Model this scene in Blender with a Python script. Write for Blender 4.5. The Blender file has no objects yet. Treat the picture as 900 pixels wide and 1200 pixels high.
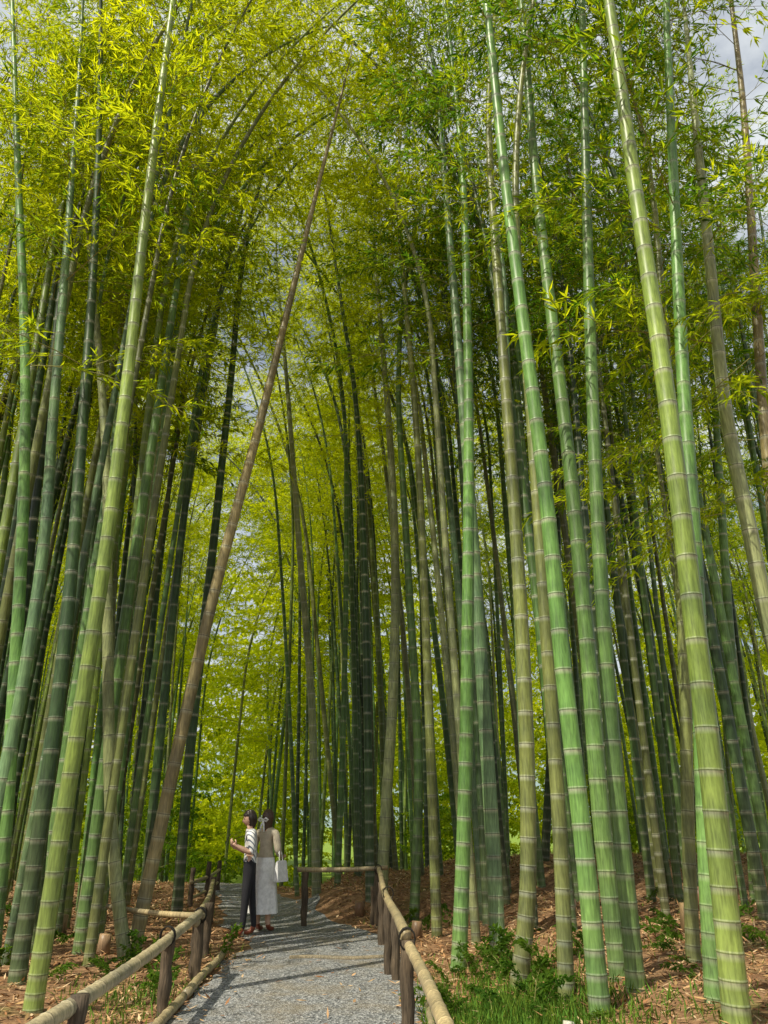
import bpy, bmesh, math, numpy as np
from mathutils import Vector, Matrix, Euler
rng=np.random.default_rng(11)
scene=bpy.context.scene
scene.view_settings.view_transform='Standard'
scene.view_settings.look='None'
scene.view_settings.exposure=0
COL=scene.collection

# ------------------------------------------------------------------ terrain
def ss(a,b,v):
    t=np.clip((v-a)/(b-a),0,1); return t*t*(3-2*t)
def path_c(y):   # centre line of path in x
    return -0.78 - 1.1*ss(11.2,14.5,y) - 2.2*ss(14.0,22,y)
def h(x,y):
    x=np.asarray(x,float); y=np.asarray(y,float)
    z=0.35*ss(0.5,2.4,x)
    z=z+0.10*ss(2.3,3.5,-x)
    z=z+0.38*ss(13.3,15.2,y)*ss(-1.9,-0.6,x)
    z=z-2.6*ss(19,36,y)
    m=np.maximum(ss(0.35,0.9,x),ss(2.1,2.7,-x)); m=np.maximum(m,ss(13.4,14.2,y)*ss(-1.9,-1.2,x))
    z=z+m*(0.035*np.sin(x*2.3+y*1.1)*np.sin(y*1.7-x*.6)+0.02*np.sin(x*5.1+1)*np.sin(y*4.3))
    return z

# ------------------------------------------------------------------ mesh helpers
def quadmesh(name,V,F,mats,col=None,mi=None,smooth=True,link=True,fcol=None,val=True):
    V=np.ascontiguousarray(V,dtype=np.float32); F=np.ascontiguousarray(F,dtype=np.int32)
    me=bpy.data.meshes.new(name)
    me.vertices.add(len(V)); me.vertices.foreach_set('co',V.ravel())
    me.loops.add(F.size); me.loops.foreach_set('vertex_index',F.ravel())
    me.polygons.add(len(F)); me.polygons.foreach_set('loop_start',np.arange(0,F.size,4,dtype=np.int32))
    if mi is not None: me.polygons.foreach_set('material_index',np.asarray(mi,dtype=np.int32))
    me.polygons.foreach_set('use_smooth',np.full(len(F),smooth))
    me.update(calc_edges=True)
    if val: me.validate()
    if col is not None:
        a=me.color_attributes.new('Col','FLOAT_COLOR','POINT')
        c=np.ones((len(V),4),dtype=np.float32); c[:,:3]=col; a.data.foreach_set('color',c.ravel())
    if fcol is not None:
        a=me.attributes.new('tint','FLOAT','POINT'); a.data.foreach_set('value',np.ascontiguousarray(fcol,dtype=np.float32))
    for m in mats: me.materials.append(m)
    ob=bpy.data.objects.new(name,me)
    if link: COL.objects.link(ob)
    return ob
class Acc:
    def __init__(s): s.V=[];s.F=[];s.C=[];s.M=[];s.n=0
    def add(s,V,F,C,m=0):
        V=np.asarray(V,float);F=np.asarray(F,int)
        s.V.append(V);s.F.append(F+s.n)
        C=np.asarray(C,float)
        if C.ndim==1: C=np.tile(C,(len(V),1))
        s.C.append(C); s.M.append(np.full(len(F),m)); s.n+=len(V)
    def build(s,name,mats,**k):
        return quadmesh(name,np.concatenate(s.V),np.concatenate(s.F),mats,col=np.concatenate(s.C),mi=np.concatenate(s.M),**k)
def tube(P,R,k,C):
    P=np.asarray(P,float); n=len(P)
    T=np.gradient(P,axis=0); T/=np.linalg.norm(T,axis=1)[:,None]+1e-9
    ref=np.array([0,1,0.]) if abs(T[0,1])<.8 else np.array([1,0,0.])
    A=np.cross(T,ref); A/=np.linalg.norm(A,axis=1)[:,None]+1e-9
    B=np.cross(T,A)
    an=np.linspace(0,2*np.pi,k,endpoint=False)
    V=P[:,None,:]+np.asarray(R)[:,None,None]*(np.cos(an)[None,:,None]*A[:,None,:]+np.sin(an)[None,:,None]*B[:,None,:])
    i=np.arange(n-1)[:,None]*k; j=np.arange(k)[None,:]; j2=(j+1)%k
    F=np.stack([i+j,i+j2,i+k+j2,i+k+j],-1).reshape(-1,4)
    C=np.asarray(C,float)
    if C.ndim==1: C=np.tile(C,(n,1))
    return V.reshape(-1,3),F,np.repeat(C,k,axis=0)
def capped(P,R,k,C):
    P=np.asarray(P,float);R=np.asarray(R,float)
    P=np.concatenate([P[:1],P,P[-1:]]);R=np.concatenate([[.0005],R,[.0005]])
    d0=P[2]-P[1];d1=P[-2]-P[-3]
    P[0]=P[1]-d0*1e-3;P[-1]=P[-2]+d1*1e-3
    C=np.asarray(C,float)
    if C.ndim==2: C=np.concatenate([C[:1],C,C[-1:]])
    return tube(P,R,k,C)
def catmull(ps,n=10):
    ps=np.asarray(ps,float); q=np.concatenate([[2*ps[0]-ps[1]],ps,[2*ps[-1]-ps[-2]]]); out=[]
    for i in range(1,len(q)-2):
        for t in np.linspace(0,1,n,endpoint=False):
            out.append(.5*((2*q[i])+(-q[i-1]+q[i+1])*t+(2*q[i-1]-5*q[i]+4*q[i+1]-q[i+2])*t*t+(-q[i-1]+3*q[i]-3*q[i+1]+q[i+2])*t**3))
    out.append(q[-2]); return np.array(out)

# ------------------------------------------------------------------ materials
def newmat(name):
    m=bpy.data.materials.new(name); m.use_nodes=True; nt=m.node_tree; nt.nodes.clear()
    o=nt.nodes.new('ShaderNodeOutputMaterial'); return m,nt,o
def N(nt,t,**k):
    n=nt.nodes.new(t)
    for a,b in k.items():
        if a in('in_',):
            for kk,v in b.items(): n.inputs[kk].default_value=v
        else: setattr(n,a,b)
    return n
def mixc(nt,f,a,b,blend='MIX'):
    n=nt.nodes.new('ShaderNodeMix'); n.data_type='RGBA'; n.blend_type=blend
    for s,v in((0,f),(6,a),(7,b)):
        if hasattr(v,'is_linked') or hasattr(v,'links'): nt.links.new(v,n.inputs[s])
        else: n.inputs[s].default_value=v if s==0 else tuple(v)+((1,) if len(v)==3 else ())
    return n.outputs[2]
def ramp(nt,f,stops):
    r=nt.nodes.new('ShaderNodeValToRGB'); nt.links.new(f,r.inputs[0]); e=r.color_ramp.elements
    while len(e)<len(stops): e.new(.5)
    for i,(p,c) in enumerate(stops): e[i].position=p; e[i].color=tuple(c)+(1,) if len(c)==3 else c
    return r.outputs[0]
def noise(nt,vec,scale,detail=4,rough=.6):
    n=N(nt,'ShaderNodeTexNoise',in_={'Scale':scale,'Detail':detail,'Roughness':rough})
    if vec is not None: nt.links.new(vec,n.inputs['Vector'])
    return n.outputs[0]
def mapping(nt,vec,sc):
    m=nt.nodes.new('ShaderNodeMapping'); m.inputs['Scale'].default_value=sc; nt.links.new(vec,m.inputs[0]); return m.outputs[0]

def vcol_mat(name,rough=.4,streak=(60,60,6),amt=.45,spec=.25,bump=.1,patch=.35):
    m,nt,o=newmat(name); b=N(nt,'ShaderNodeBsdfPrincipled'); L=nt.links
    a=N(nt,'ShaderNodeAttribute',attribute_name='Col')
    tc=N(nt,'ShaderNodeTexCoord')
    f1=noise(nt,mapping(nt,tc.outputs['Object'],streak),1.0,3)
    f2=noise(nt,tc.outputs['Object'],2.3,3)
    c=mixc(nt,1.0,a.outputs['Color'],ramp(nt,f1,[(.3,(1-amt,)*3),(.7,(1+amt*.5,)*3)]),'MULTIPLY')
    c=mixc(nt,1.0,c,ramp(nt,f2,[(.3,(1-patch,1-patch*.9,1-patch*.8)),(.7,(1.15,1.12,1.0))]),'MULTIPLY')
    L.new(c,b.inputs['Base Color']); b.inputs['Roughness'].default_value=rough
    b.inputs['Specular IOR Level'].default_value=spec
    bp=N(nt,'ShaderNodeBump',in_={'Strength':bump,'Distance':.01}); L.new(f1,bp.inputs['Height']); L.new(bp.outputs[0],b.inputs['Normal'])
    L.new(b.outputs[0],o.inputs[0]); return m
M_culm=vcol_mat('bamboo_culm_mat',rough=.40,spec=.3)
M_wood=vcol_mat('weathered_wood_mat',rough=.8,streak=(90,90,8),amt=.6,bump=.5)
m,nt,o=newmat('twig_mat'); b=N(nt,'ShaderNodeBsdfDiffuse',in_={0:(.2,.2,.07,1)}); nt.links.new(b.outputs[0],o.inputs[0]); M_twig=m

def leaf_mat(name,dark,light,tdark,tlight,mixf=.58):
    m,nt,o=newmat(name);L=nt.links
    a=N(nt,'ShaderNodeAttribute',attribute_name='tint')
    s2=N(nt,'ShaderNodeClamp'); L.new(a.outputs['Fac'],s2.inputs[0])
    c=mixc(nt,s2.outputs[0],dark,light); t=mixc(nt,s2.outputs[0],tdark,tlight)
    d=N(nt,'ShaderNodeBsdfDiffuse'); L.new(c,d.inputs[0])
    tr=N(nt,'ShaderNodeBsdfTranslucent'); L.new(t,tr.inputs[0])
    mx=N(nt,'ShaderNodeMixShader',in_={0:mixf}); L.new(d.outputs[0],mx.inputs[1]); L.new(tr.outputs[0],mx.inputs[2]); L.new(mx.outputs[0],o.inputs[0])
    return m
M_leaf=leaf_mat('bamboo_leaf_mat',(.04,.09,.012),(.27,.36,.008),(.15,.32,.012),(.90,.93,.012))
M_bg=leaf_mat('woodland_leaf_mat',(.06,.12,.012),(.30,.37,.015),(.25,.44,.02),(.92,.93,.03))
M_under=leaf_mat('undergrowth_leaf_mat',(.04,.10,.015),(.10,.18,.025),(.10,.24,.02),(.26,.40,.03))

# ------------------------------------------------------------------ ground
def ground_mat():
    m,nt,o=newmat('leaf_litter_ground_mat');L=nt.links
    b=N(nt,'ShaderNodeBsdfPrincipled',in_={'Roughness':.9,'Specular IOR Level':.15}); g=N(nt,'ShaderNodeNewGeometry'); p=g.outputs['Position']
    n1=noise(nt,p,.9,6,.65); n2=noise(nt,p,14,6,.7)
    vo=N(nt,'ShaderNodeTexVoronoi',in_={'Scale':22.0,'Randomness':1.0}); L.new(mapping(nt,p,(1,2.0,1)),vo.inputs['Vector'])
    c=ramp(nt,n2,[(.28,(.09,.05,.03)),(.5,(.24,.13,.065)),(.7,(.40,.25,.13))])
    c=mixc(nt,.35,c,ramp(nt,vo.outputs['Color'],[(.2,(.14,.08,.04)),(.8,(.48,.31,.17))]))
    gm=ramp(nt,n1,[(.56,(0,0,0)),(.66,(1,1,1))])
    gr=ramp(nt,n2,[(.3,(.04,.09,.012)),(.7,(.12,.20,.03))])
    gf=ramp(nt,n2,[(.3,(.10,.17,.02)),(.7,(.26,.36,.05))])
    sx=N(nt,'ShaderNodeSeparateXYZ');L.new(p,sx.inputs[0])
    far=N(nt,'ShaderNodeMapRange',in_={1:20.0,2:27.0,3:0.0,4:1.0});L.new(sx.outputs[1],far.inputs[0])
    mm=N(nt,'ShaderNodeMath',operation='MULTIPLY',in_={1:.4});L.new(gm,mm.inputs[0])
    c=mixc(nt,mm.outputs[0],c,gr)
    c=mixc(nt,far.outputs[0],c,gf)
    L.new(c,b.inputs['Base Color'])
    bp=N(nt,'ShaderNodeBump',in_={'Strength':.8,'Distance':.04});L.new(n2,bp.inputs['Height']);L.new(bp.outputs[0],b.inputs['Normal'])
    L.new(b.outputs[0],o.inputs[0]);return m
def axis(fine0,fine1,st,far):
    a=list(np.arange(fine0,fine1,st)); 
    s=st
    lo=fine0;hi=a[-1]
    L=[];R=[]
    while lo>-far: s*=1.35; lo-=s; L.append(lo)
    s=st
    while hi<far: s*=1.35; hi+=s; R.append(hi)
    return np.array(L[::-1]+a+R)
xs=axis(-9,9,.12,900);ys=axis(2,24,.12,900)
X,Y=np.meshgrid(xs,ys); Z=h(X,Y)
V=np.stack([X,Y,Z],-1).reshape(-1,3); nx=len(xs);ny=len(ys)
i=(np.arange(ny-1)[:,None]*nx+np.arange(nx-1)[None,:]).ravel()
quadmesh('ground',V,np.stack([i,i+1,i+nx+1,i+nx],-1),[ground_mat()])

def path_mat():
    m,nt,o=newmat('gravel_path_mat');L=nt.links
    b=N(nt,'ShaderNodeBsdfPrincipled',in_={'Roughness':.9,'Specular IOR Level':.2}); g=N(nt,'ShaderNodeNewGeometry'); p=g.outputs['Position']
    vo=N(nt,'ShaderNodeTexVoronoi',in_={'Scale':55.0});L.new(p,vo.inputs['Vector'])
    n1=noise(nt,p,1.6,5,.65);n2=noise(nt,p,40,3,.6)
    c=ramp(nt,vo.outputs['Color'],[(.15,(.085,.09,.09)),(.5,(.21,.22,.22)),(.9,(.46,.46,.45))])
    c=mixc(nt,ramp(nt,n1,[(.45,(0,0,0)),(.72,(.75,.75,.75))]),c,(.26,.22,.15))
    c=mixc(nt,.6,c,ramp(nt,n2,[(.3,(.5,.5,.5)),(.7,(1.3,1.3,1.3))]),'MULTIPLY')
    L.new(c,b.inputs['Base Color'])
    bp=N(nt,'ShaderNodeBump',in_={'Strength':1.0,'Distance':.015});L.new(vo.outputs['Distance'],bp.inputs['Height']);L.new(bp.outputs[0],b.inputs['Normal'])
    L.new(b.outputs[0],o.inputs[0]);return m
py=np.arange(-3,24,.12); pu=np.linspace(-1,1,25)
V=[]
for y in py:
    hw=.95+.12*ss(8,6,y) if y<13.3 else .8
    hr=hw+.22*(1-ss(8,10.5,y)); hl=hw+.05+.04*math.sin(y*2.1)
    for u in pu:
        e=.05*math.sin(y*3.7+2)*abs(u)+.03*math.sin(y*9.1)*abs(u)
        x=path_c(y)+ (u*hl if u<0 else u*hr)+e*(1 if u>0 else -1)
        V.append((x,y,float(h(x,y))+.012))
V=np.array(V); k=len(pu)
i=(np.arange(len(py)-1)[:,None]*k+np.arange(k-1)[None,:]).ravel()
quadmesh('gravel_path',V,np.stack([i,i+1,i+k+1,i+k],-1),[path_mat()])

# ------------------------------------------------------------------ leaves on ground, grass
def on_path(x,y):
    return (np.abs(x-path_c(y)-.06)<1.02)
def scatter_quads(x,y,z,L,W,yaw,tilt):
    n=len(x); d=np.stack([np.cos(yaw)*np.cos(tilt),np.sin(yaw)*np.cos(tilt),np.sin(tilt)],-1)
    s=np.stack([-np.sin(yaw),np.cos(yaw),rng.normal(0,.25,n)],-1)
    p=np.stack([x,y,z],-1)
    V=np.stack([p,p+d*(L*.4)[:,None]+s*(W/2)[:,None],p+d*L[:,None],p+d*(L*.4)[:,None]-s*(W/2)[:,None]],1).reshape(-1,3)
    return V,np.arange(4*n).reshape(-1,4)
n=90000
x=rng.uniform(-9,10,n);y=rng.uniform(4.5,22,n); edge=np.abs(x-path_c(y)-.06); keep=(edge>1.02)|(rng.random(n)<.04+.25*np.clip((edge-.75)/.27,0,1)); x=x[keep];y=y[keep];n=len(x)
V,F=scatter_quads(x,y,h(x,y)+rng.uniform(.012,.035,n),rng.uniform(.06,.14,n),rng.uniform(.012,.028,n),rng.uniform(0,6.28,n),rng.normal(0,.25,n))
pal=np.array([(.50,.31,.16),(.38,.21,.10),(.30,.15,.07),(.57,.41,.24),(.2,.11,.06),(.42,.27,.12)])
c=pal[rng.integers(0,6,n)]*rng.uniform(.7,1.15,(n,1))
m,nt,o=newmat('dry_leaf_mat'); b=N(nt,'ShaderNodeBsdfDiffuse'); a=N(nt,'ShaderNodeAttribute',attribute_name='Col'); nt.links.new(a.outputs[0],b.inputs[0]); nt.links.new(b.outputs[0],o.inputs[0])
quadmesh('fallen_leaf_litter',V,F,[m],col=np.repeat(c,4,axis=0),smooth=False)
def grassmask(x,y):
    return (.5+.5*np.sin(x*1.7+y*.9+.5)*np.sin(y*1.3-x*.7))
n=24000
gx=np.concatenate([rng.normal(.95,.45,n//2),rng.normal(1.5,.7,n//6),rng.normal(-2.35,.3,n//12),rng.uniform(-8,9,n//5)])
gy=np.concatenate([rng.normal(7.0,.9,n//2),rng.normal(6.9,.9,n//6),rng.normal(8.2,1.2,n//12),rng.uniform(5,20,n//5)])
kp=(~on_path(gx,gy))&(grassmask(gx,gy)>rng.uniform(.1,.9,len(gx)))&(gy>3); gx=gx[kp];gy=gy[kp];n=len(gx)
V,F=scatter_quads(gx,gy,h(gx,gy),rng.uniform(.05,.14,n),rng.uniform(.008,.015,n),rng.uniform(0,6.28,n),rng.uniform(.5,1.4,n))
c=np.array((.065,.16,.025))*rng.uniform(.6,1.7,(n,1))+np.array((.08,.05,0))*rng.random((n,1))
m,nt,o=newmat('grass_mat'); b=N(nt,'ShaderNodeBsdfDiffuse'); a=N(nt,'ShaderNodeAttribute',attribute_name='Col'); nt.links.new(a.outputs[0],b.inputs[0])
tr=N(nt,'ShaderNodeBsdfTranslucent');nt.links.new(a.outputs[0],tr.inputs[0]);mx=N(nt,'ShaderNodeMixShader',in_={0:0.35});nt.links.new(b.outputs[0],mx.inputs[1]);nt.links.new(tr.outputs[0],mx.inputs[2]);nt.links.new(mx.outputs[0],o.inputs[0])
quadmesh('grass',V,F,[m],col=np.repeat(c,4,axis=0),smooth=False)

# ------------------------------------------------------------------ bamboo culms
CC={'fresh':(.13,.27,.065),'yel':(.21,.30,.06),'green':(.11,.21,.055),'olive':(.17,.20,.06),'blue':(.15,.26,.12),
    'pale':(.27,.31,.14),'brown':(.25,.21,.10),'dark':(.045,.09,.028)}
LP=[]  # leaf spray points: x,y,z,rx,ry,rz,scale,tint
def culm_path(ctrl,Ltot,bend,az):
    p=catmull(ctrl,8); d=p[-1]-p[-2]; d/=np.linalg.norm(d); pts=list(p)
    L=np.sum(np.linalg.norm(np.diff(p,axis=0),axis=1)); hd=np.array([math.cos(az),math.sin(az),-.12])
    while L<Ltot:
        d=d+hd*bend*.4; d/=np.linalg.norm(d); pts.append(pts[-1]+d*.4); L+=.4
    p=np.array(pts); s=np.concatenate([[0],np.cumsum(np.linalg.norm(np.diff(p,axis=0),axis=1))])
    return p,s
def culm(acc,ctrl,r0,Ltot,col,k=10,bend=.05,az=None,sp=.30,fol=(6.5,1.0,.5),detail=True,fs=1.0,fstep=(.36,.54)):
    az=rng.uniform(0,6.28) if az is None else az
    p,s=culm_path(ctrl,Ltot,bend,az); T=s[-1]
    nodes=[.06]; stp=.09
    while nodes[-1]<T-.4:
        stp=min(sp*rng.uniform(.93,1.07),stp+.022); nodes.append(nodes[-1]+stp)
    nodes=np.array(nodes)
    offs=np.array([-.05,-.026,-.007,0,.008,.018]) if detail else np.array([-.05,-.012,0,.02])
    w=r0/.08
    S=(nodes[:,None]+offs[None,:]*(.7+.3*w)).ravel()
    bul=np.tile(np.array([1,1,1.015,1.06,1.03,1.0]) if detail else np.array([1,1.01,1.05,1]),len(nodes))
    base=np.array(col); pk=rng.uniform(.45,1.0)
    pale=base*(1-pk)+np.array((.52,.55,.43))*pk
    cs=[base,base*.6+pale*.4,base*.15+pale*.85,base*.4,base*.6+pale*.4,base] if detail else [base,base*.55+pale*.4,base*.6+pale*.2,base]
    C=np.tile(np.array(cs),(len(nodes),1))
    var=1+.16*np.sin(S*1.1+rng.uniform(0,6))+rng.normal(0,.07,len(nodes)).repeat(len(offs))
    low=np.clip(1-S/2.2,0,1)[:,None]
    C=C*var[:,None]; C=C*(1-low*.25)+np.array((.20,.18,.11))*low*.25
    S=np.clip(S,0,T); keep=np.concatenate([[True],np.diff(S)>1e-4]); S=S[keep];bul=bul[keep];C=C[keep]
    P=np.stack([np.interp(S,s,p[:,q]) for q in range(3)],-1)
    f=S/T; R=r0*bul*((1-f**1.7)*.88+.1)*(1+.12*np.exp(-S/.25))
    V,F,CL=tube(P,R,k,C); acc.add(V,F,CL)
    s0,dens,tint=fol
    t=s0
    while t<T-.2:
        q=np.array([np.interp(t,s,p[:,c]) for c in range(3)])
        fr=(t-s0)/(T-s0)
        for _ in range(2 if rng.random()<.55 else 1):
            if rng.random()<dens*(.35+.65*min(1,fr*3)):
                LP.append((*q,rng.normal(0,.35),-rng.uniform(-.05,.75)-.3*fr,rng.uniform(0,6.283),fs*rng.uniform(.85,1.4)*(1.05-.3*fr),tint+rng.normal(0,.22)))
        t+=rng.uniform(*fstep)
    return p,s
K=[ # colour, radius, plane y, [(x,z)...], height, foliage start/density/tint
 ('fresh',.075,6.35,[(1.54,.2),(1.53,1.28),(1.49,2.7),(1.47,4.25),(1.39,6.21),(1.32,8.14),(1.27,10.62)],17,(9,.8,.35)),
 ('yel',.083,5.59,[(2.20,.34),(2.24,1.0),(2.30,2.26),(2.35,3.63),(2.39,5.12),(2.40,7.03),(2.44,9.8)],17,(9,.8,.25)),
 ('fresh',.072,6.19,[(2.31,.35),(2.41,1.28),(2.60,2.81),(2.74,4.02),(2.89,5.51),(3.11,7.39),(3.51,10.69)],16,(7,.8,.3)),
 ('green',.08,7.11,[(1.91,.29),(1.89,1.52),(1.93,3.01),(1.95,4.77),(1.93,6.89),(1.92,9.21),(1.99,12.05)],18,(8,.8,.2)),
 ('fresh',.085,9.44,[(.80,.02),(.87,.81),(.99,2.56),(1.13,5.33),(1.23,8.05),(1.27,11.73),(1.10,15.5)],18.5,(9,.9,.5)),
 ('olive',.08,7.88,[(1.19,.1),(1.35,1.0),(1.44,2.64),(1.47,4.5),(1.47,6.97),(1.47,9.5)],16,(7.5,.9,.2)),
 ('green',.071,6.7,[(1.91,.3),(1.92,.8),(1.93,1.9),(1.98,3.4),(2.08,5.1),(2.24,7.3),(2.57,11.4)],17,(8,.8,.2)),
 ('blue',.09,9.8,[(1.28,.1),(1.29,1.1),(1.26,3.1),(1.23,5.0),(1.16,7.7),(.99,13.4)],18,(8,.9,.2)),
 ('pale',.095,13.6,[(-.06,.3),(.04,1.8),(.17,3.8),(.21,6.3),(.09,9.3),(-.19,13.2)],18,(9,.9,.8)),
 ('pale',.08,7.0,[(3.70,.35),(3.69,2.1),(3.59,3.1),(3.56,4.3),(3.54,5.5),(3.65,7.2)],14,(5,.8,.35)),
 ('brown',.075,8.0,[(3.75,.35),(4.11,2.8),(4.37,4.5),(4.54,6.1),(4.83,8.4),(5.15,11.0),(5.36,13.4)],17,(6,.8,.3)),
 ('olive',.062,7.8,[(2.76,.3),(2.88,1.4),(3.08,3.0),(3.36,5.7),(3.59,8.9)],15,(6.5,.9,.2)),
 ('olive',.07,13.6,[(4.46,.35),(4.38,1.6),(4.35,3.8),(4.53,7.0),(4.71,10.9)],17,(7,.9,.1)),
 ('green',.085,13.2,[(5.77,.3),(5.94,2.0),(6.05,4.0),(6.43,7.55),(7.04,12.85)],18,(7,.9,.1)),
 ('olive',.072,11.7,[(.72,.1),(.65,4.5),(.56,7.85),(.33,11.6)],17,(8,.9,.4)),
 ('olive',.065,7.0,[(1.44,.2),(1.5,1.52),(1.53,3.3),(1.56,5.3),(1.57,7.5)],15,(7.5,.8,.2)),
 ('brown',.085,10,[(-2.9,.08),(-2.56,2.63),(-2.28,4.57),(-1.89,6.77),(-1.5,9.25),(-1.17,11.4),(-.81,13.6)],15.5,(12.5,.8,.9)),
 ('yel',.075,7.2,[(-2.84,.08),(-2.80,2.47),(-2.78,4.06),(-2.81,5.94),(-2.88,8.35),(-2.94,12.2)],17,(8,.8,.6)),
 ('pale',.075,9.7,[(-2.87,.08),(-3.24,1.57),(-3.65,4.23),(-4.04,6.77),(-5.16,12.0)],16,(8,.8,.6)),
 ('fresh',.075,8.66,[(-3.88,.1),(-4.03,2.03),(-4.53,6.2),(-5.33,10.5),(-6.04,14.3)],17,(7,.9,.6)),
 ('blue',.075,8.6,[(-4.1,.1),(-4.04,3.92),(-4.24,6.4),(-4.46,8.9),(-4.74,11.9)],16,(7,.9,.6)),
 ('green',.08,10,[(-3.5,.1),(-3.48,3.6),(-3.43,6.1),(-3.29,11.9)],17,(8,.9,.6)),
 ('dark',.09,13.6,[(-3.3,.0),(-3.32,3.0),(-3.24,6.3),(-3.18,9.9),(-3.09,13.7),(-2.29,19.7)],21,(10,.9,.9)),
 ('pale',.085,16,[(-1.27,.35),(-1.5,3.8),(-1.9,7.2),(-2.37,11.35),(-2.76,14.4)],18,(10,.9,.95)),
 ('dark',.08,14.4,[(-.23,.2),(-.37,5.5),(-.59,9.7),(-.98,12.6),(-1.4,15.5)],18,(10,.9,.9)),
 ('green',.08,10.4,[(-4.15,.1),(-4.16,2.1),(-4.16,4.4),(-4.16,7.1),(-4.27,11.4)],17,(7,.9,.6)),
 ('dark',.085,16,[(3.07,.6),(3.75,6),(4.02,10.2),(4.27,15.2)],18,(7,.9,.1)),
 ('dark',.075,12.5,[(-3.53,.0),(-3.55,5.0),(-3.49,8),(-3.24,11.6),(-2.79,14.8)],18,(9,.9,.9)),
 ('dark',.08,8.3,[(-3.46,.1),(-3.55,3.25),(-3.92,7.26)],16,(7,.8,.5)),
 ('green',.08,13.5,[(.47,.35),(.58,2.3),(.47,5.3),(.31,8.8)],17,(8,.9,.4)),
]
bases=[]
for cn,r,yy,pts,H,fol in K:
    acc=Acc()
    x0=pts[0][0]; z0=float(h(x0,yy))-.05
    dy=rng.normal(0,.02)
    ctrl=[(x0,yy,z0)]+[(a,yy+dy*(b-z0)**1.2*.5,b) for a,b in pts[1:]]
    c=np.array(CC[cn])*rng.uniform(.95,1.08)
    culm(acc,ctrl,r,H,c,k=14,sp=.33,fol=fol)
    acc.build('bamboo_stalk',[M_culm]); bases.append((x0,yy))
acc=Acc()
names=['fresh','yel','green','green','olive','olive','blue','pale','dark','green','dark','dark']
def try_place(n,xr,yr,cond,mind=.38,Hr=(13,19),f0=(7,9.5),tintf=None,bendr=(.02,.09),fs=1.0,fstep=(.36,.54),azs=.9,dens=.92,rr=(.045,.078)):
    out=0;tries=0
    while out<n and tries<n*60:
        tries+=1
        x=rng.uniform(*xr);y=rng.uniform(*yr)
        if not cond(x,y): continue
        if any((x-a)**2+(y-b)**2<mind**2 for a,b in bases): continue
        bases.append((x,y)); out+=1
        z=float(h(x,y))-.06
        H=rng.uniform(*Hr); side=-1 if x<path_c(y) else 1
        lx=rng.normal(-.02,.035) if side>0 else rng.normal(-.015,.04)
        ln=np.array([lx,rng.normal(0,.03)]); cv=rng.normal(-.010*side,.012)*.1
        ctrl=[(x+ln[0]*q+cv*q*q,y+ln[1]*q,z+q) for q in (0,3,6,9)]
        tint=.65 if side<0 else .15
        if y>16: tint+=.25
        if abs(x/y+.05)<.17 and y>12: tint=1.0  # sunlit glow of the central canopy put into the leaf colour
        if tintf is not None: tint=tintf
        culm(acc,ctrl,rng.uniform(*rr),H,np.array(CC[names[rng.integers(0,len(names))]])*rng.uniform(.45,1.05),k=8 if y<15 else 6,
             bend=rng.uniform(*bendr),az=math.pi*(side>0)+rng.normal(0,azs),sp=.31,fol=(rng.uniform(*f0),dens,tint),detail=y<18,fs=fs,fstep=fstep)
inopen=lambda x,y: (-.30<x/y<-.17)
try_place(54,(-9,-2.5),(8.5,17),lambda x,y: x/y>-.66 and (not inopen(x,y)) and not on_path(x,y))
try_place(50,(-17,-3.5),(17,31),lambda x,y: x/y>-.62 and (not inopen(x,y) or rng.random()<.2) and not on_path(x,y))
try_place(52,(.9,9),(9.5,17),lambda x,y: x/y<.62)
try_place(62,(-1.5,18),(17,31),lambda x,y: x/y<.62 and x/y>-.06)
try_place(26,(-3.4,2),(15.8,30),lambda x,y: -.15<x/y<.05 and not on_path(x,y),Hr=(17,23),f0=(8.5,12))
try_place(11,(-4.8,-2.6),(9,17),lambda x,y: not on_path(x,y) and not inopen(x,y),Hr=(18,20),f0=(10.5,12.5),tintf=1.0,bendr=(.06,.11),azs=.5)
try_place(8,(.9,2.6),(10,17),lambda x,y: True,Hr=(18,20),f0=(10.5,12.5),tintf=1.0,bendr=(.06,.11),azs=.5)
try_place(62,(-25,25),(31,43),lambda x,y: abs(x/y)<.6 and not (-.31<x/y<-.06),mind=.8,Hr=(20,26),f0=(6,10),tintf=1.0,fs=1.75,fstep=(.6,.9),rr=(.06,.09))
try_place(22,(-12,-1.5),(29,44),lambda x,y: -.33<x/y<-.04 and not (-.232<x/y<-.20),mind=.8,Hr=(21,27),f0=(4.5,9),tintf=1.0,fs=1.8,fstep=(.5,.75),rr=(.06,.09),dens=1.0)
acc.build('bamboo_grove',[M_culm])
for _ in range(46):
    x=rng.uniform(2.9,5.0);y=rng.uniform(6.2,9.0);z=rng.uniform(4.6,8.5)
    LP.append((x,y,z,rng.normal(0,.3),rng.uniform(-.2,.35),rng.uniform(2.0,4.4),rng.uniform(.8,1.15),rng.uniform(.1,.6)))

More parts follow.
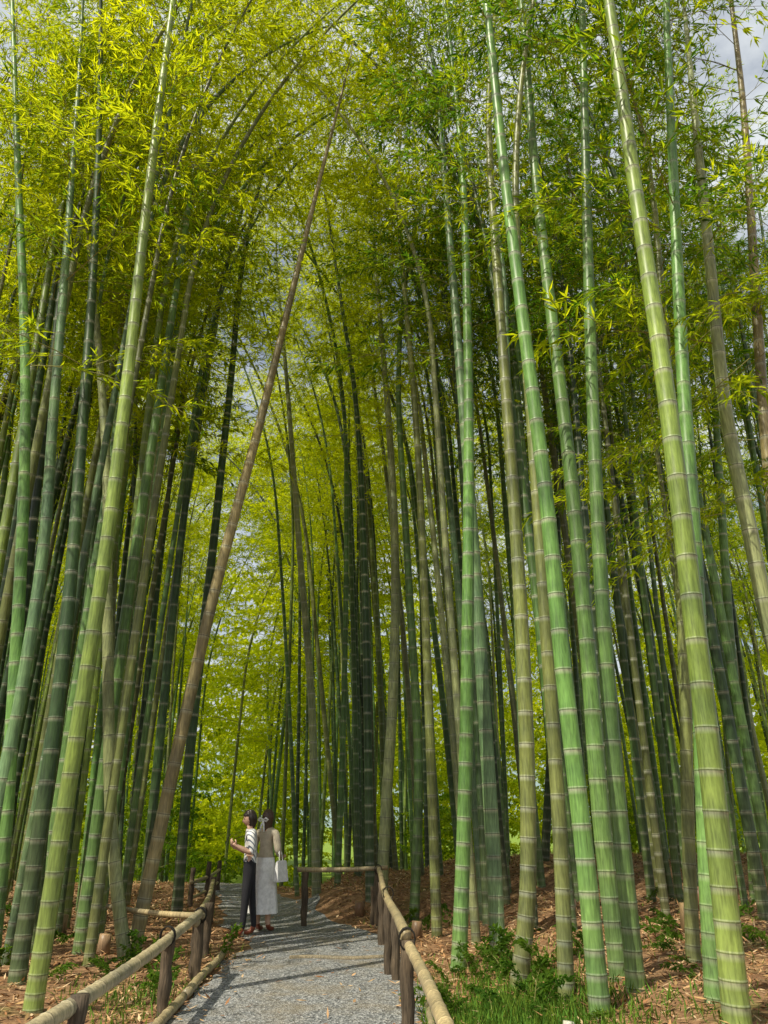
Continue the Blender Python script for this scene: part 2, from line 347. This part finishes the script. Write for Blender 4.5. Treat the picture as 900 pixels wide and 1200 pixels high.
# ------------------------------------------------------------------ foliage sprays
def spray(seed,L=1.35,nt=9,lw=(.018,.027),ll=(.09,.165),droop=.35,tk=True,ng=4):
    r=np.random.default_rng(seed); A=Acc()
    ts=np.linspace(0,1,5); amp=r.uniform(-.15,.15)
    mp=np.stack([ts*L,amp*ts**2*L,.05*ts*L-droop*ts**2*L*.9],-1)
    V,F,C=tube(mp,np.linspace(.006,.0015,5),3,(0,0,0)); A.add(V,F,C,1)
    P=[];D=[];
    def twig(o,d,l,nn):
        q=np.linspace(0,1,4)[:,None]; d=d/np.linalg.norm(d)
        tp=o+d*l*q+np.array([0,0,-1])*(q**2)*l*.35
        if tk:
            V,F,C=tube(tp[::3],[.0028,.001],3,(0,0,0)); A.add(V,F,C,1)
        for g in range(nn):
            f=.25+.75*g/(nn-1) if nn>1 else 1
            b=np.array([np.interp(f,q[:,0],tp[:,c]) for c in range(3)])
            for _ in range(r.integers(3,6)):
                dd=d*r.uniform(.4,1)+r.normal(0,.55,3)*np.array([1,1,.45])+np.array([0,0,-r.uniform(.15,.75)])
                P.append(b+r.normal(0,.012,3));D.append(dd/np.linalg.norm(dd))
    for i in range(nt):
        f=.18+.8*i/(nt-1); o=np.array([np.interp(f,ts,mp[:,c]) for c in range(3)])
        sd=1 if i%2 else -1; an=sd*r.uniform(.4,1.2)
        twig(o,np.array([math.cos(an),math.sin(an),r.uniform(-.15,.35)]),L*r.uniform(.22,.42)*(1.15-.5*f),ng)
    twig(mp[-1],np.array([1,0,-.4]),L*.2,3)
    P=np.array(P);D=np.array(D);n=len(P)
    up=np.array([0,0,1.])+r.normal(0,.35,(n,3)); S=np.cross(D,up); S/=np.linalg.norm(S,axis=1)[:,None]; U=np.cross(S,D)
    l=r.uniform(*ll,n)[:,None]; w=r.uniform(*lw,n)[:,None]/2
    V=np.stack([P,P+D*l*.35+S*w+U*w*.3,P+D*l-U*l*.12,P+D*l*.35-S*w+U*w*.3],1).reshape(-1,3)
    c=np.repeat(r.normal(0,.18,n),4)[:,None]*np.ones((1,3))
    A.add(V,np.arange(4*n).reshape(-1,4),c,0)
    return np.concatenate(A.V).astype(np.float32),np.concatenate(A.F),np.concatenate(A.C)[:,0].astype(np.float32),np.concatenate(A.M)
def rotm(e):
    cx,cy,cz=np.cos(e).T; sx,sy,sz=np.sin(e).T
    return np.stack([np.stack([cy*cz,sx*sy*cz-cx*sz,cx*sy*cz+sx*sz],-1),np.stack([cy*sz,sx*sy*sz+cx*cz,cx*sy*sz-sx*cz],-1),np.stack([-sy,sx*cy,cx*cy],-1)],1)
def bake(name,pts,protos,mats):
    pts=np.array(pts); n=len(pts); idx=rng.integers(0,len(protos),n)
    Vs=[];Fs=[];Ts=[];Ms=[];off=0
    for k,(PV,PF,PC,PM) in enumerate(protos):
        q=pts[idx==k]; m=len(q)
        if not m: continue
        R=rotm(q[:,3:6])*q[:,6][:,None,None]
        W=np.einsum('mij,vj->mvi',R.astype(np.float32),PV)+q[:,None,:3].astype(np.float32)
        Vs.append(W.reshape(-1,3)); Fs.append((PF[None]+(np.arange(m)*len(PV))[:,None,None]+off).reshape(-1,4).astype(np.int32)); off+=m*len(PV)
        Ts.append((PC[None]+q[:,7][:,None]).ravel()); Ms.append(np.tile(PM,m))
    return quadmesh(name,np.concatenate(Vs),np.concatenate(Fs),mats,mi=np.concatenate(Ms),fcol=np.concatenate(Ts),smooth=False,val=False)
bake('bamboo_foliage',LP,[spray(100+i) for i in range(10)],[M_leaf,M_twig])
wood=[spray(200+i,L=1.0,nt=6,lw=(.05,.08),ll=(.10,.16),droop=.1,tk=False,ng=3) for i in range(6)]
BG=[]
for t in range(130):
    y=rng.uniform(50,80); x=rng.uniform(-.72,.72)*y
    gap=-.235<x/y<-.195
    if gap and y<68: continue
    H=rng.uniform(12,26) if not gap else rng.uniform(4,7); R=rng.uniform(2.4,4.4); zb=-2.8; tint=rng.uniform(.55,1.1)
    for q in range(62):
        d=rng.normal(0,1,3); d/=np.linalg.norm(d); rr=rng.uniform(.55,1)
        cz=zb+H*.5+d[2]*H*.5*rr; 
        BG.append((x+d[0]*R*rr,y+d[1]*R*rr,cz,rng.normal(0,.4),rng.uniform(-.5,.3),rng.uniform(0,6.28),rng.uniform(1.7,3.0),tint+rng.normal(0,.12)))
bake('distant_woodland',BG,wood,[M_bg,M_twig])
for (x,y,R,H,ti) in [(-6.1,23,.95,3.4,-.1),(-5.3,25,.6,1.3,.1),(-8,25,1.6,3.5,.3),(2,26,1.5,2.4,.2),(7,25,2,3,.3),(10,27,2,3,.4),(-12,26,2,3.5,.4)]:
    z=float(h(x,y)); SH=[]
    for q in range(int(60*R)):
        d=rng.normal(0,1,3); d/=np.linalg.norm(d); rr=rng.uniform(.3,1)
        SH.append((x+d[0]*R*rr,y+d[1]*R*rr,z+H*.5+d[2]*H*.5*rr,rng.normal(0,.4),rng.uniform(-.6,.2),rng.uniform(0,6.28),rng.uniform(.5,.9),ti+rng.normal(0,.1)))
    bake('shrub',SH,wood,[M_bg,M_twig])
UG=[]
spots=[(1.05,8.6,.25,14),(1.2,9.2,.25,6),(.75,7.3,.35,9),(-2.3,8.5,.25,8),(-2.5,9.6,.25,6),(2.3,7.4,.4,4),(2.9,8.5,.6,6),(3.6,9.5,.9,6),(-3.4,9.3,.7,6),(-4.8,11,1,6),(4.5,12,1.2,6),(1.6,6.6,.4,5),(.5,12.4,.4,5)]
for x,y,s,nn in spots:
    for _ in range(nn):
        a=x+rng.normal(0,s);b=y+rng.normal(0,s)
        if on_path(a,b): continue
        UG.append((a,b,float(h(a,b)),rng.normal(0,.3),-rng.uniform(.4,1.3),rng.uniform(0,6.28),rng.uniform(.4,.9),rng.uniform(.1,.8)))
bake('undergrowth_plants',UG,[spray(300+i,L=.45,nt=7,lw=(.02,.045),ll=(.05,.10),droop=.3) for i in range(4)],[M_under,M_twig])

hx=np.linspace(-700,700,90); V=[];
for j,yy in enumerate([420,470,560,700]):
    for x in hx:
        z=[-8,28,55,-10][j]*(.65+.35*math.sin(x*.011+j)+.12*math.sin(x*.035+2*j))-3*(j==0)
        V.append((x,yy,z))
k=len(hx); i=(np.arange(3)[:,None]*k+np.arange(k-1)[None,:]).ravel()
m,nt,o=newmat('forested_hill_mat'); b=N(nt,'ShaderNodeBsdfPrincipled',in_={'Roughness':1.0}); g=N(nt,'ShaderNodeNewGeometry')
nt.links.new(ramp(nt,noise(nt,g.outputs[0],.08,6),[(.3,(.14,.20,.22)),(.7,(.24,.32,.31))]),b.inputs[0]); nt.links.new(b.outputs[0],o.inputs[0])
quadmesh('hills',V,np.stack([i,i+1,i+k+1,i+k],-1),[m])

# ------------------------------------------------------------------ fences
def bam_rail(A,p0,p1,r,col=(.42,.34,.20),sag=.01):
    p0=np.array(p0,float);p1=np.array(p1,float);Ln=np.linalg.norm(p1-p0); s=[0];r_=[r];C=[np.array(col)*.8];t=.12
    while t<Ln-.06:
        v=rng.uniform(.8,1.1)
        for o_,b_,c_ in((-.02,1,1),(-.006,1.06,1.25),(0,1.1,.35),(.008,1.05,.9),(.025,1,1)):
            s.append(t+o_);r_.append(r*b_);C.append(np.array(col)*c_*v)
        t+=rng.uniform(.24,.3)
    s.append(Ln);r_.append(r);C.append(np.array(col)*.8)
    s=np.array(s);f=s/Ln; P=p0+(p1-p0)*f[:,None]; P[:,2]-=sag*np.sin(f*np.pi)*Ln; P[:,0]+=.01*np.sin(f*9+p0[1])
    V,F,CL=capped(P,np.array(r_)*(1.05-.15*f),12,np.array(C)); A.add(V,F,CL,0)
def post(A,x,y,hh,r=.05,col=(.12,.09,.062)):
    z=float(h(x,y)); n=10; P=np.array([(x+.006*math.sin(q*1.7),y,z-.1+(hh+.1)*q/(n-1)) for q in range(n)])
    V,F,C=capped(P,r*(1+.07*rng.normal(size=n)),9,np.array(col)*rng.uniform(.8,1.2,(n,1))); A.add(V,F,C,1)
def tie(A,x,y,z,r):
    for q in range(3):
        an=np.linspace(0,2*np.pi,13); P=np.stack([x+np.cos(an)*(r*1.25),y-.02+.02*q+0*an,z+np.sin(an)*(r*1.5)],-1)
        V,F,C=tube(P,np.full(13,.006),5,(.02,.018,.015)); A.add(V,F,C,1)
A=Acc(); a=(.40,1.5,.72);c_=(-.09,13.05,.80)
bam_rail(A,a,(.15,6.5,.72),.038); bam_rail(A,(.155,6.0,.77),c_,.038)
bam_rail(A,(-1.35,13.02,.79),(.06,13.0,.82),.036)
for x,y,hh in((.16,6.02,.74),(.045,9.2,.74),(.12,8.9,.62),(-.03,11.2,.74),(-.10,12.95,.80),(-.16,13.1,.55),(-1.22,13.05,.80),(.33,2.9,.7)): post(A,x,y,hh,.048)
for x,y,z in((.16,6.0,.75),(.045,9.2,.77),(-.09,12.9,.8)): tie(A,x,y,z,.045)
A.build('bamboo_fence',[M_culm,M_wood])
A=Acc()
bam_rail(A,(-1.62,1.5,.62),(-1.89,8.9,.62),.046,col=(.47,.40,.26)); bam_rail(A,(-1.87,8.5,.56),(-2.72,13.5,.62),.034)
bam_rail(A,(-1.86,8.75,.60),(-3.3,10.2,.55),.03)
for x,y,hh in((-1.72,5.0,.6),(-1.83,7.35,.58),(-1.90,8.85,.66),(-1.97,9.05,.5),(-2.12,10.3,.58),(-2.72,13.4,.66),(-2.55,12.5,.6)): post(A,x,y,hh,.05)
for x,y,z in((-1.83,7.3,.6),(-1.89,8.8,.6)): tie(A,x,y,z,.05)
A.build('bamboo_fence',[M_culm,M_wood])
A=Acc(); bam_rail(A,(-3.35,14.6,.5),(-3.6,18.5,.5),.032); bam_rail(A,(-3.35,14.7,.25),(-3.6,18.4,.25),.025)
for x,y in((-3.35,14.7),(-3.45,16.5),(-3.6,18.3)): post(A,x,y,.6,.045)
A.build('bamboo_fence',[M_culm,M_wood])
A=Acc(); bam_rail(A,(-1.62,5.2,.05),(-1.80,7.9,.05),.042,sag=0); bam_rail(A,(-1.80,8.0,.05),(-1.90,10.4,.05),.04,sag=0)
bam_rail(A,(.42,4.6,.06),(.36,7.5,.06),.03,col=(.3,.25,.16),sag=0)
A.build('path_edging_poles',[M_culm,M_wood])
A=Acc(); n=14
P=np.array([(-1.1+1.12*q/(n-1),10.15+.05*math.sin(q*.6),.015) for q in range(n)])
V,F,C=capped(P,np.full(n,.03),8,(.30,.25,.17)); A.add(V,F,C,1); A.build('timber_step_edge',[M_culm,M_wood])

def stump(x,y,r,hh,col):
    A=Acc(); z=float(h(x,y))
    P=[(x,y,z-.05),(x,y,z+hh*.5),(x+.01,y,z+hh),(x+.01,y,z+hh+.001),(x+.01,y,z+hh-.05)]; R=[r*1.15,r,r,r*.82,r*.8]
    V,F,C=capped(P,R,12,[col,col,np.array(col)*1.2,np.array(col)*1.6,np.array(col)*.4]); A.add(V,F,C,0); A.build('bamboo_stump',[M_culm])
for s_ in [(3.0,6.45,.09,.20,(.26,.16,.09)),(3.3,6.9,.06,.13,(.2,.13,.07)),(4.3,11.6,.11,.28,(.18,.10,.06)),(2.3,10.6,.09,.22,(.2,.14,.08)),(.45,11.9,.07,.2,(.2,.13,.08)),(-.4,13.9,.08,.2,(.2,.12,.07)),(5.5,14,.1,.3,(.06,.05,.04)),(-4.3,11.4,.09,.22,(.28,.2,.12)),(-3.2,9.9,.07,.2,(.3,.2,.12)),(1.25,6.1,.04,.1,(.4,.4,.35)),(3.4,9.6,.08,.3,(.22,.15,.08)),(-4.9,10.2,.08,.2,(.25,.17,.1))]: stump(*s_)

# ------------------------------------------------------------------ people
def pm(name,c,rough=.8,stripe=None):
    m,nt,o=newmat(name); b=N(nt,'ShaderNodeBsdfPrincipled',in_={'Roughness':rough,'Base Color':(*c,1)}); nt.links.new(b.outputs[0],o.inputs[0])
    tc=N(nt,'ShaderNodeTexCoord')
    if stripe:
        w=N(nt,'ShaderNodeTexWave',in_={'Scale':7.0,'Distortion':.6}); w.bands_direction='DIAGONAL'; nt.links.new(tc.outputs['Object'],w.inputs[0])
        nt.links.new(ramp(nt,w.outputs['Fac'],[(.12,stripe),(.30,c)]),b.inputs[0])
    else:
        nt.links.new(ramp(nt,noise(nt,tc.outputs['Object'],18,3),[(.3,tuple(q*.8 for q in c)),(.7,tuple(min(1,q*1.12) for q in c))]),b.inputs[0])
    return m
M_skin=pm('skin',(.60,.38,.27),.5);M_hair1=pm('dark_hair',(.03,.02,.015),.4);M_hair2=pm('brown_hair',(.08,.045,.025),.4)
M_black=pm('black_trousers',(.015,.015,.02));M_str=pm('striped_blouse',(.80,.80,.78),.8,(.10,.13,.18));M_beige=pm('beige_top',(.50,.44,.33));M_white=pm('white_cloth',(.80,.80,.79))
M_shoe=pm('shoe_leather',(.22,.06,.03),.4);M_phone=pm('phone',(.02,.02,.02),.2);M_lip=pm('lip',(.45,.12,.1),.4);M_eye=pm('eye',(.02,.015,.01),.2)
def person(name,loc,yaw,J,E,mats,headpos,headyaw,tilt,hair,hairlen,hands):
    root=bpy.data.objects.new(name,None); COL.objects.link(root); root.location=loc; root.rotation_euler=(0,0,yaw)
    ks=list(J); me=bpy.data.meshes.new('b'); me.from_pydata([J[k][:3] for k in ks],[(ks.index(a),ks.index(b)) for a,b,_ in E],[])
    ob=bpy.data.objects.new('tmp',me); COL.objects.link(ob)
    md=ob.modifiers.new('s','SKIN'); md.use_smooth_shade=True; ob.modifiers.new('u','SUBSURF').levels=2
    for i,k in enumerate(ks):
        sv=me.skin_vertices[0].data[i]; rr=J[k][3]; sv.radius=rr if isinstance(rr,tuple) else (rr,rr); sv.use_root=(k=='pelvis')
    dg=bpy.context.evaluated_depsgraph_get(); dg.update()
    m2=bpy.data.meshes.new_from_object(ob.evaluated_get(dg)); bpy.data.objects.remove(ob)
    m2.materials.clear()
    for m in mats: m2.materials.append(m)
    segs=[(Vector(J[a][:3]),Vector(J[b][:3]),mi) for a,b,mi in E]
    for p in m2.polygons:
        c=p.center; best=9;bm=0
        for a,b,mi in segs:
            d=b-a; t=max(0,min(1,(c-a).dot(d)/d.length_squared)); q=(c-(a+d*t)).length
            if q<best: best=q;bm=mi
        p.material_index=bm; p.use_smooth=True
    body=bpy.data.objects.new('body',m2); COL.objects.link(body); body.parent=root
    bm=bmesh.new(); bmesh.ops.create_icosphere(bm,subdivisions=4,radius=1)
    for v in bm.verts:
        x,y,z=v.co; lower=max(0,-z)
        y2=y*(.074-.022*lower**1.5); x2=x*(.092-.012*lower); z2=z*.112
        if x<0:
            x2+= .010*math.exp(-((z-.28)**2)/.01)*(1 if abs(y)<.6 else 0)
            nz=math.exp(-(y/.16)**2)*math.exp(-((z+.12)/.16)**2); x2-=.024*nz
            nz=math.exp(-(y/.12)**2)*math.exp(-((z-.12)/.25)**2); x2-=.010*nz
            nz=math.exp(-(y/.3)**2)*math.exp(-((z+.45)/.1)**2); x2-=.008*nz
            nz=math.exp(-(y/.3)**2)*math.exp(-((z+.85)/.15)**2); x2-=.012*nz
        v.co=(x2,y2,z2)
    for f in bm.faces:
        c=f.calc_center_median(); f.smooth=True
        if c.x<0 and abs(c.y)<.022 and -.058<c.z<-.045: f.material_index=2
    def ball(p,s,mi):
        g=bmesh.ops.create_icosphere(bm,subdivisions=2,radius=1)
        for v in g['verts']: v.co=Vector((p[0]+v.co.x*s[0],p[1]+v.co.y*s[1],p[2]+v.co.z*s[2]))
        for v in g['verts']:
            for f in v.link_faces: f.material_index=mi; f.smooth=True
    for sy in(-1,1):
        ball((-.078,sy*.030,.012),(.010,.012,.007),1); ball((.004,sy*.073,-.005),(.016,.010,.028),0)
        ball((-.084,sy*.030,.034),(.006,.018,.003),3)
    g=bmesh.ops.create_icosphere(bm,subdivisions=4,radius=1); 
    for v in g['verts']:
        x,y,z=v.co; xx,yy,zz_=x*.103+.008,y*.086,z*.122+.012
        if x<-.35 and z<.32: xx=.0+x*.05
        if z<-.1 and x>-.2:
            k=min(1,(-.1-z)/.9); zz_-=hairlen*k; yy*=1-.2*k; xx+=.012*k*math.sin(y*9)
        n_=.004*math.sin(y*40)+.003*math.sin(z*23+x*31); v.co=(xx+n_,yy+n_,zz_)
        for f in v.link_faces: f.material_index=3; f.smooth=True
    hm=bpy.data.meshes.new('head'); bm.to_mesh(hm); bm.free()
    for m in(M_skin,M_eye,M_lip,hair): hm.materials.append(m)
    hd=bpy.data.objects.new('head',hm); COL.objects.link(hd); hd.parent=root; hd.location=headpos; hd.rotation_euler=(0,tilt,headyaw)
    A=Acc()
    for (wr,d,nrm) in hands:
        wr=np.array(wr,float); d=np.array(d,float); d/=np.linalg.norm(d); nrm=np.array(nrm,float); nrm-=d*nrm.dot(d); nrm/=np.linalg.norm(nrm); sd=np.cross(d,nrm)
        for q,(off,ln) in enumerate([(-.027,.062),(-.009,.074),(.009,.070),(.026,.054)]):
            b=wr+d*.065+sd*off
            P=[b,b+d*ln*.45+nrm*.004,b+d*ln*.78+nrm*ln*.28,b+d*ln*.88+nrm*ln*.6]
            V,F,C=capped(P,[.0095,.0088,.008,.006],8,(.5,.3,.2)); A.add(V,F,C,0)
        b=wr+d*.025+sd*-.03; P=[b,b+d*.02-sd*.018+nrm*.01,b+d*.042-sd*.022+nrm*.028]
        V,F,C=capped(P,[.012,.0105,.008],8,(.5,.3,.2)); A.add(V,F,C,0)
    if hands: fo=A.build('fingers',[M_skin]); fo.parent=root
    return root
J={'pelvis':(0,0,.90,(.13,.105)),'waist':(0.01,0,1.04,(.115,.095)),'chest':(0.0,0,1.20,(.14,.11)),'sh':(0.0,0,1.31,(.10,.085)),'neck':(-.01,0,1.375,.045),'hd':(-.02,0,1.44,.05),
 'hl':(0,-.075,.84,(.09,.09)),'kl':(-.03,-.085,.46,.06),'al':(-.045,-.09,.10,.042),'fl':(-.08,-.09,.045,.04),'tl':(-.20,-.09,.03,.028),
 'hr':(.01,.075,.84,(.09,.09)),'kr':(.06,.085,.47,.06),'ar':(.11,.09,.10,.042),'fr':(.08,.09,.045,.04),'tr':(-.03,.10,.03,.028),
 'sl':(.0,-.155,1.30,.062),'el':(.03,-.21,1.05,.058),'wl':(-.19,-.17,1.15,.026),'pl':(-.25,-.16,1.19,.030),
 'sr':(.0,.155,1.30,.062),'er':(.0,.21,1.05,.058),'wr':(-.20,.06,1.12,.026),'pr':(-.25,.02,1.16,.030)}
E=[('pelvis','waist',0),('waist','chest',0),('chest','sh',0),('sh','neck',2),('neck','hd',2),
 ('pelvis','hl',1),('hl','kl',1),('kl','al',1),('al','fl',3),('fl','tl',3),('pelvis','hr',1),('hr','kr',1),('kr','ar',1),('ar','fr',3),('fr','tr',3),
 ('sh','sl',0),('sl','el',0),('el','wl',2),('wl','pl',2),('sh','sr',0),('sr','er',0),('er','wr',2),('wr','pr',2)]
w1=person('woman_in_striped_blouse',(-1.93,12.0,.012),.15,J,E,[M_str,M_black,M_skin,M_shoe],(-.035,0,1.505),.25,-.22,M_hair1,.03,
  [((-.19,-.17,1.15),(-.8,.15,.5),(.3,.6,.5)),((-.20,.06,1.12),(-.8,-.3,.5),(.3,-.6,.5))])
bm=bmesh.new(); bmesh.ops.create_cube(bm,size=1)
for v in bm.verts: v.co=Vector((v.co.x*.009,v.co.y*.072,v.co.z*.145))
bmesh.ops.bevel(bm,geom=bm.edges[:],offset=.003,segments=2); me=bpy.data.meshes.new('phone');bm.to_mesh(me);me.materials.append(M_phone)
ph=bpy.data.objects.new('phone',me);COL.objects.link(ph);ph.parent=w1;ph.location=(-.325,-.11,1.245);ph.rotation_euler=(0,.5,0)
J={'pelvis':(0,0,.90,(.12,.11)),'waist':(0.0,0,1.05,(.11,.10)),'chest':(0,0,1.21,(.135,.115)),'sh':(0.0,0,1.32,(.10,.085)),'neck':(-.005,0,1.39,.042),'hd':(-.01,0,1.45,.05),
 'hl':(0,-.08,.82,.085),'kl':(0,-.085,.46,.058),'al':(.0,-.09,.10,.038),'fl':(-.03,-.09,.045,.038),'tl':(-.15,-.09,.03,.028),
 'hr':(0,.08,.82,.085),'kr':(0,.085,.46,.058),'ar':(.0,.09,.10,.038),'fr':(-.03,.09,.045,.038),'tr':(-.15,.10,.03,.028),
 'sl':(.0,-.16,1.31,.062),'el':(.03,-.22,1.06,.056),'wl':(-.14,-.20,.95,.028),'pl':(-.20,-.19,.93,.03),
 'sr':(.0,.16,1.31,.062),'er':(.02,.22,1.06,.056),'wr':(-.14,.18,.98,.028),'pr':(-.20,.16,.97,.03)}
E=[('pelvis','waist',0),('waist','chest',0),('chest','sh',0),('sh','neck',2),('neck','hd',2),
 ('pelvis','hl',1),('hl','kl',2),('kl','al',2),('al','fl',3),('fl','tl',3),('pelvis','hr',1),('hr','kr',2),('kr','ar',2),('ar','fr',3),('fr','tr',3),
 ('sh','sl',0),('sl','el',0),('el','wl',0),('wl','pl',2),('sh','sr',0),('sr','er',0),('er','wr',0),('wr','pr',2)]
w2=person('woman_in_white_skirt',(-1.76,12.42,.012),-2.0,J,E,[M_beige,M_white,M_skin,M_shoe],(-.015,0,1.52),.0,0,M_hair2,.20,
  [((-.14,-.20,.95),(-1,.1,-.2),(0,.3,.8)),((-.14,.18,.98),(-1,-.1,-.1),(0,-.3,.8))])
A=Acc(); n=16;k=40
an=np.linspace(0,2*np.pi,k,endpoint=False);V=[]
for q in range(n):
    f=q/(n-1);R=.125+.08*f**.8
    for t in an:
        rr=R*(1+.09*f*math.sin(t*9)+.04*f*math.sin(t*4+1)); V.append((rr*math.cos(t),rr*math.sin(t)*1.02,.98-.74*f))
i=np.arange(n-1)[:,None]*k;j=np.arange(k)[None,:];F=np.stack([i+j,i+(j+1)%k,i+k+(j+1)%k,i+k+j],-1).reshape(-1,4)
A.add(V,F,(.8,.8,.8));sk=A.build('skirt',[M_white]);sk.parent=w2
A=Acc()
for sgn in(-1,1):
    P=[(.115,0,1.50),(.135,sgn*.05,1.52),(.13,sgn*.085,1.50),(.12,sgn*.05,1.475),(.115,0,1.49)]
    V,F,C=tube(P,[.008,.016,.016,.014,.008],6,(.8,.8,.8));A.add(V,F,C)
    P=[(.115,0,1.49),(.14,sgn*.02,1.42),(.145,sgn*.035,1.33)];V,F,C=capped(P,[.008,.014,.012],6,(.8,.8,.8));A.add(V,F,C)
rb=A.build('ribbon',[M_white]);rb.parent=w2
bm=bmesh.new(); bmesh.ops.create_cube(bm,size=1)
for v in bm.verts:
    f=1 if v.co.z<0 else .85; v.co=Vector((v.co.x*.08*(1.2 if v.co.z<0 else .3),v.co.y*.26*f,v.co.z*.28))
bmesh.ops.bevel(bm,geom=bm.edges[:],offset=.015,segments=2)
me=bpy.data.meshes.new('tote_bag');bm.to_mesh(me);me.materials.append(M_white)
bg=bpy.data.objects.new('tote_bag',me);COL.objects.link(bg);bg.parent=w2;bg.location=(.02,.285,.80);bg.rotation_euler=(0,0,1.5)
A=Acc()
for sx in(-.05,.05):
    P=[(.02+sx,.28,.93),(.015+sx*.6,.26,1.05),(.01,.225,1.12),(.015+sx*.6,.25,1.03)]
    V,F,C=tube(P,[.006]*4,6,(.8,.8,.8));A.add(V,F,C)
st=A.build('bag_strap',[M_white]);st.parent=w2

# ------------------------------------------------------------------ light, world, camera
sun_dir=Vector((-.42,-.42,.80)).normalized()   # direction towards the sun
el=math.asin(sun_dir.z); rot=math.atan2(sun_dir.x,sun_dir.y)
w=bpy.data.worlds.new('World'); scene.world=w; w.use_nodes=True; nt=w.node_tree
bgn=nt.nodes['Background']; sky=nt.nodes.new('ShaderNodeTexSky'); sky.sky_type='NISHITA'; sky.sun_disc=False; sky.sun_elevation=el; sky.sun_rotation=rot
sky.dust_density=4.0; sky.air_density=1.0; sky.ozone_density=.6
# thin bright cloud layer over the blue
tc=nt.nodes.new('ShaderNodeTexCoord')
cf=ramp(nt,noise(nt,mapping(nt,tc.outputs['Generated'],(1,1,2.2)),2.6,7,.6),[(.40,(.10,.10,.10)),(.60,(.9,.9,.9))])
nt.links.new(mixc(nt,cf,sky.outputs[0],(6.4,6.7,6.8)),bgn.inputs[0]); bgn.inputs[1].default_value=.14
ld=bpy.data.lights.new('sun','SUN'); ld.energy=5; ld.angle=math.radians(.53); ld.color=(1,.93,.76)
lo=bpy.data.objects.new('sun',ld); COL.objects.link(lo); lo.rotation_euler=(-sun_dir).to_track_quat('-Z','Y').to_euler()
cam=bpy.data.cameras.new('camera'); cam.sensor_fit='VERTICAL'; cam.sensor_height=24; cam.lens=12/math.tan(math.radians(33.98)); cam.clip_end=3000
co=bpy.data.objects.new('camera',cam); COL.objects.link(co); co.location=(0,0,1.52); co.rotation_euler=(math.radians(112),0,0)
scene.camera=co
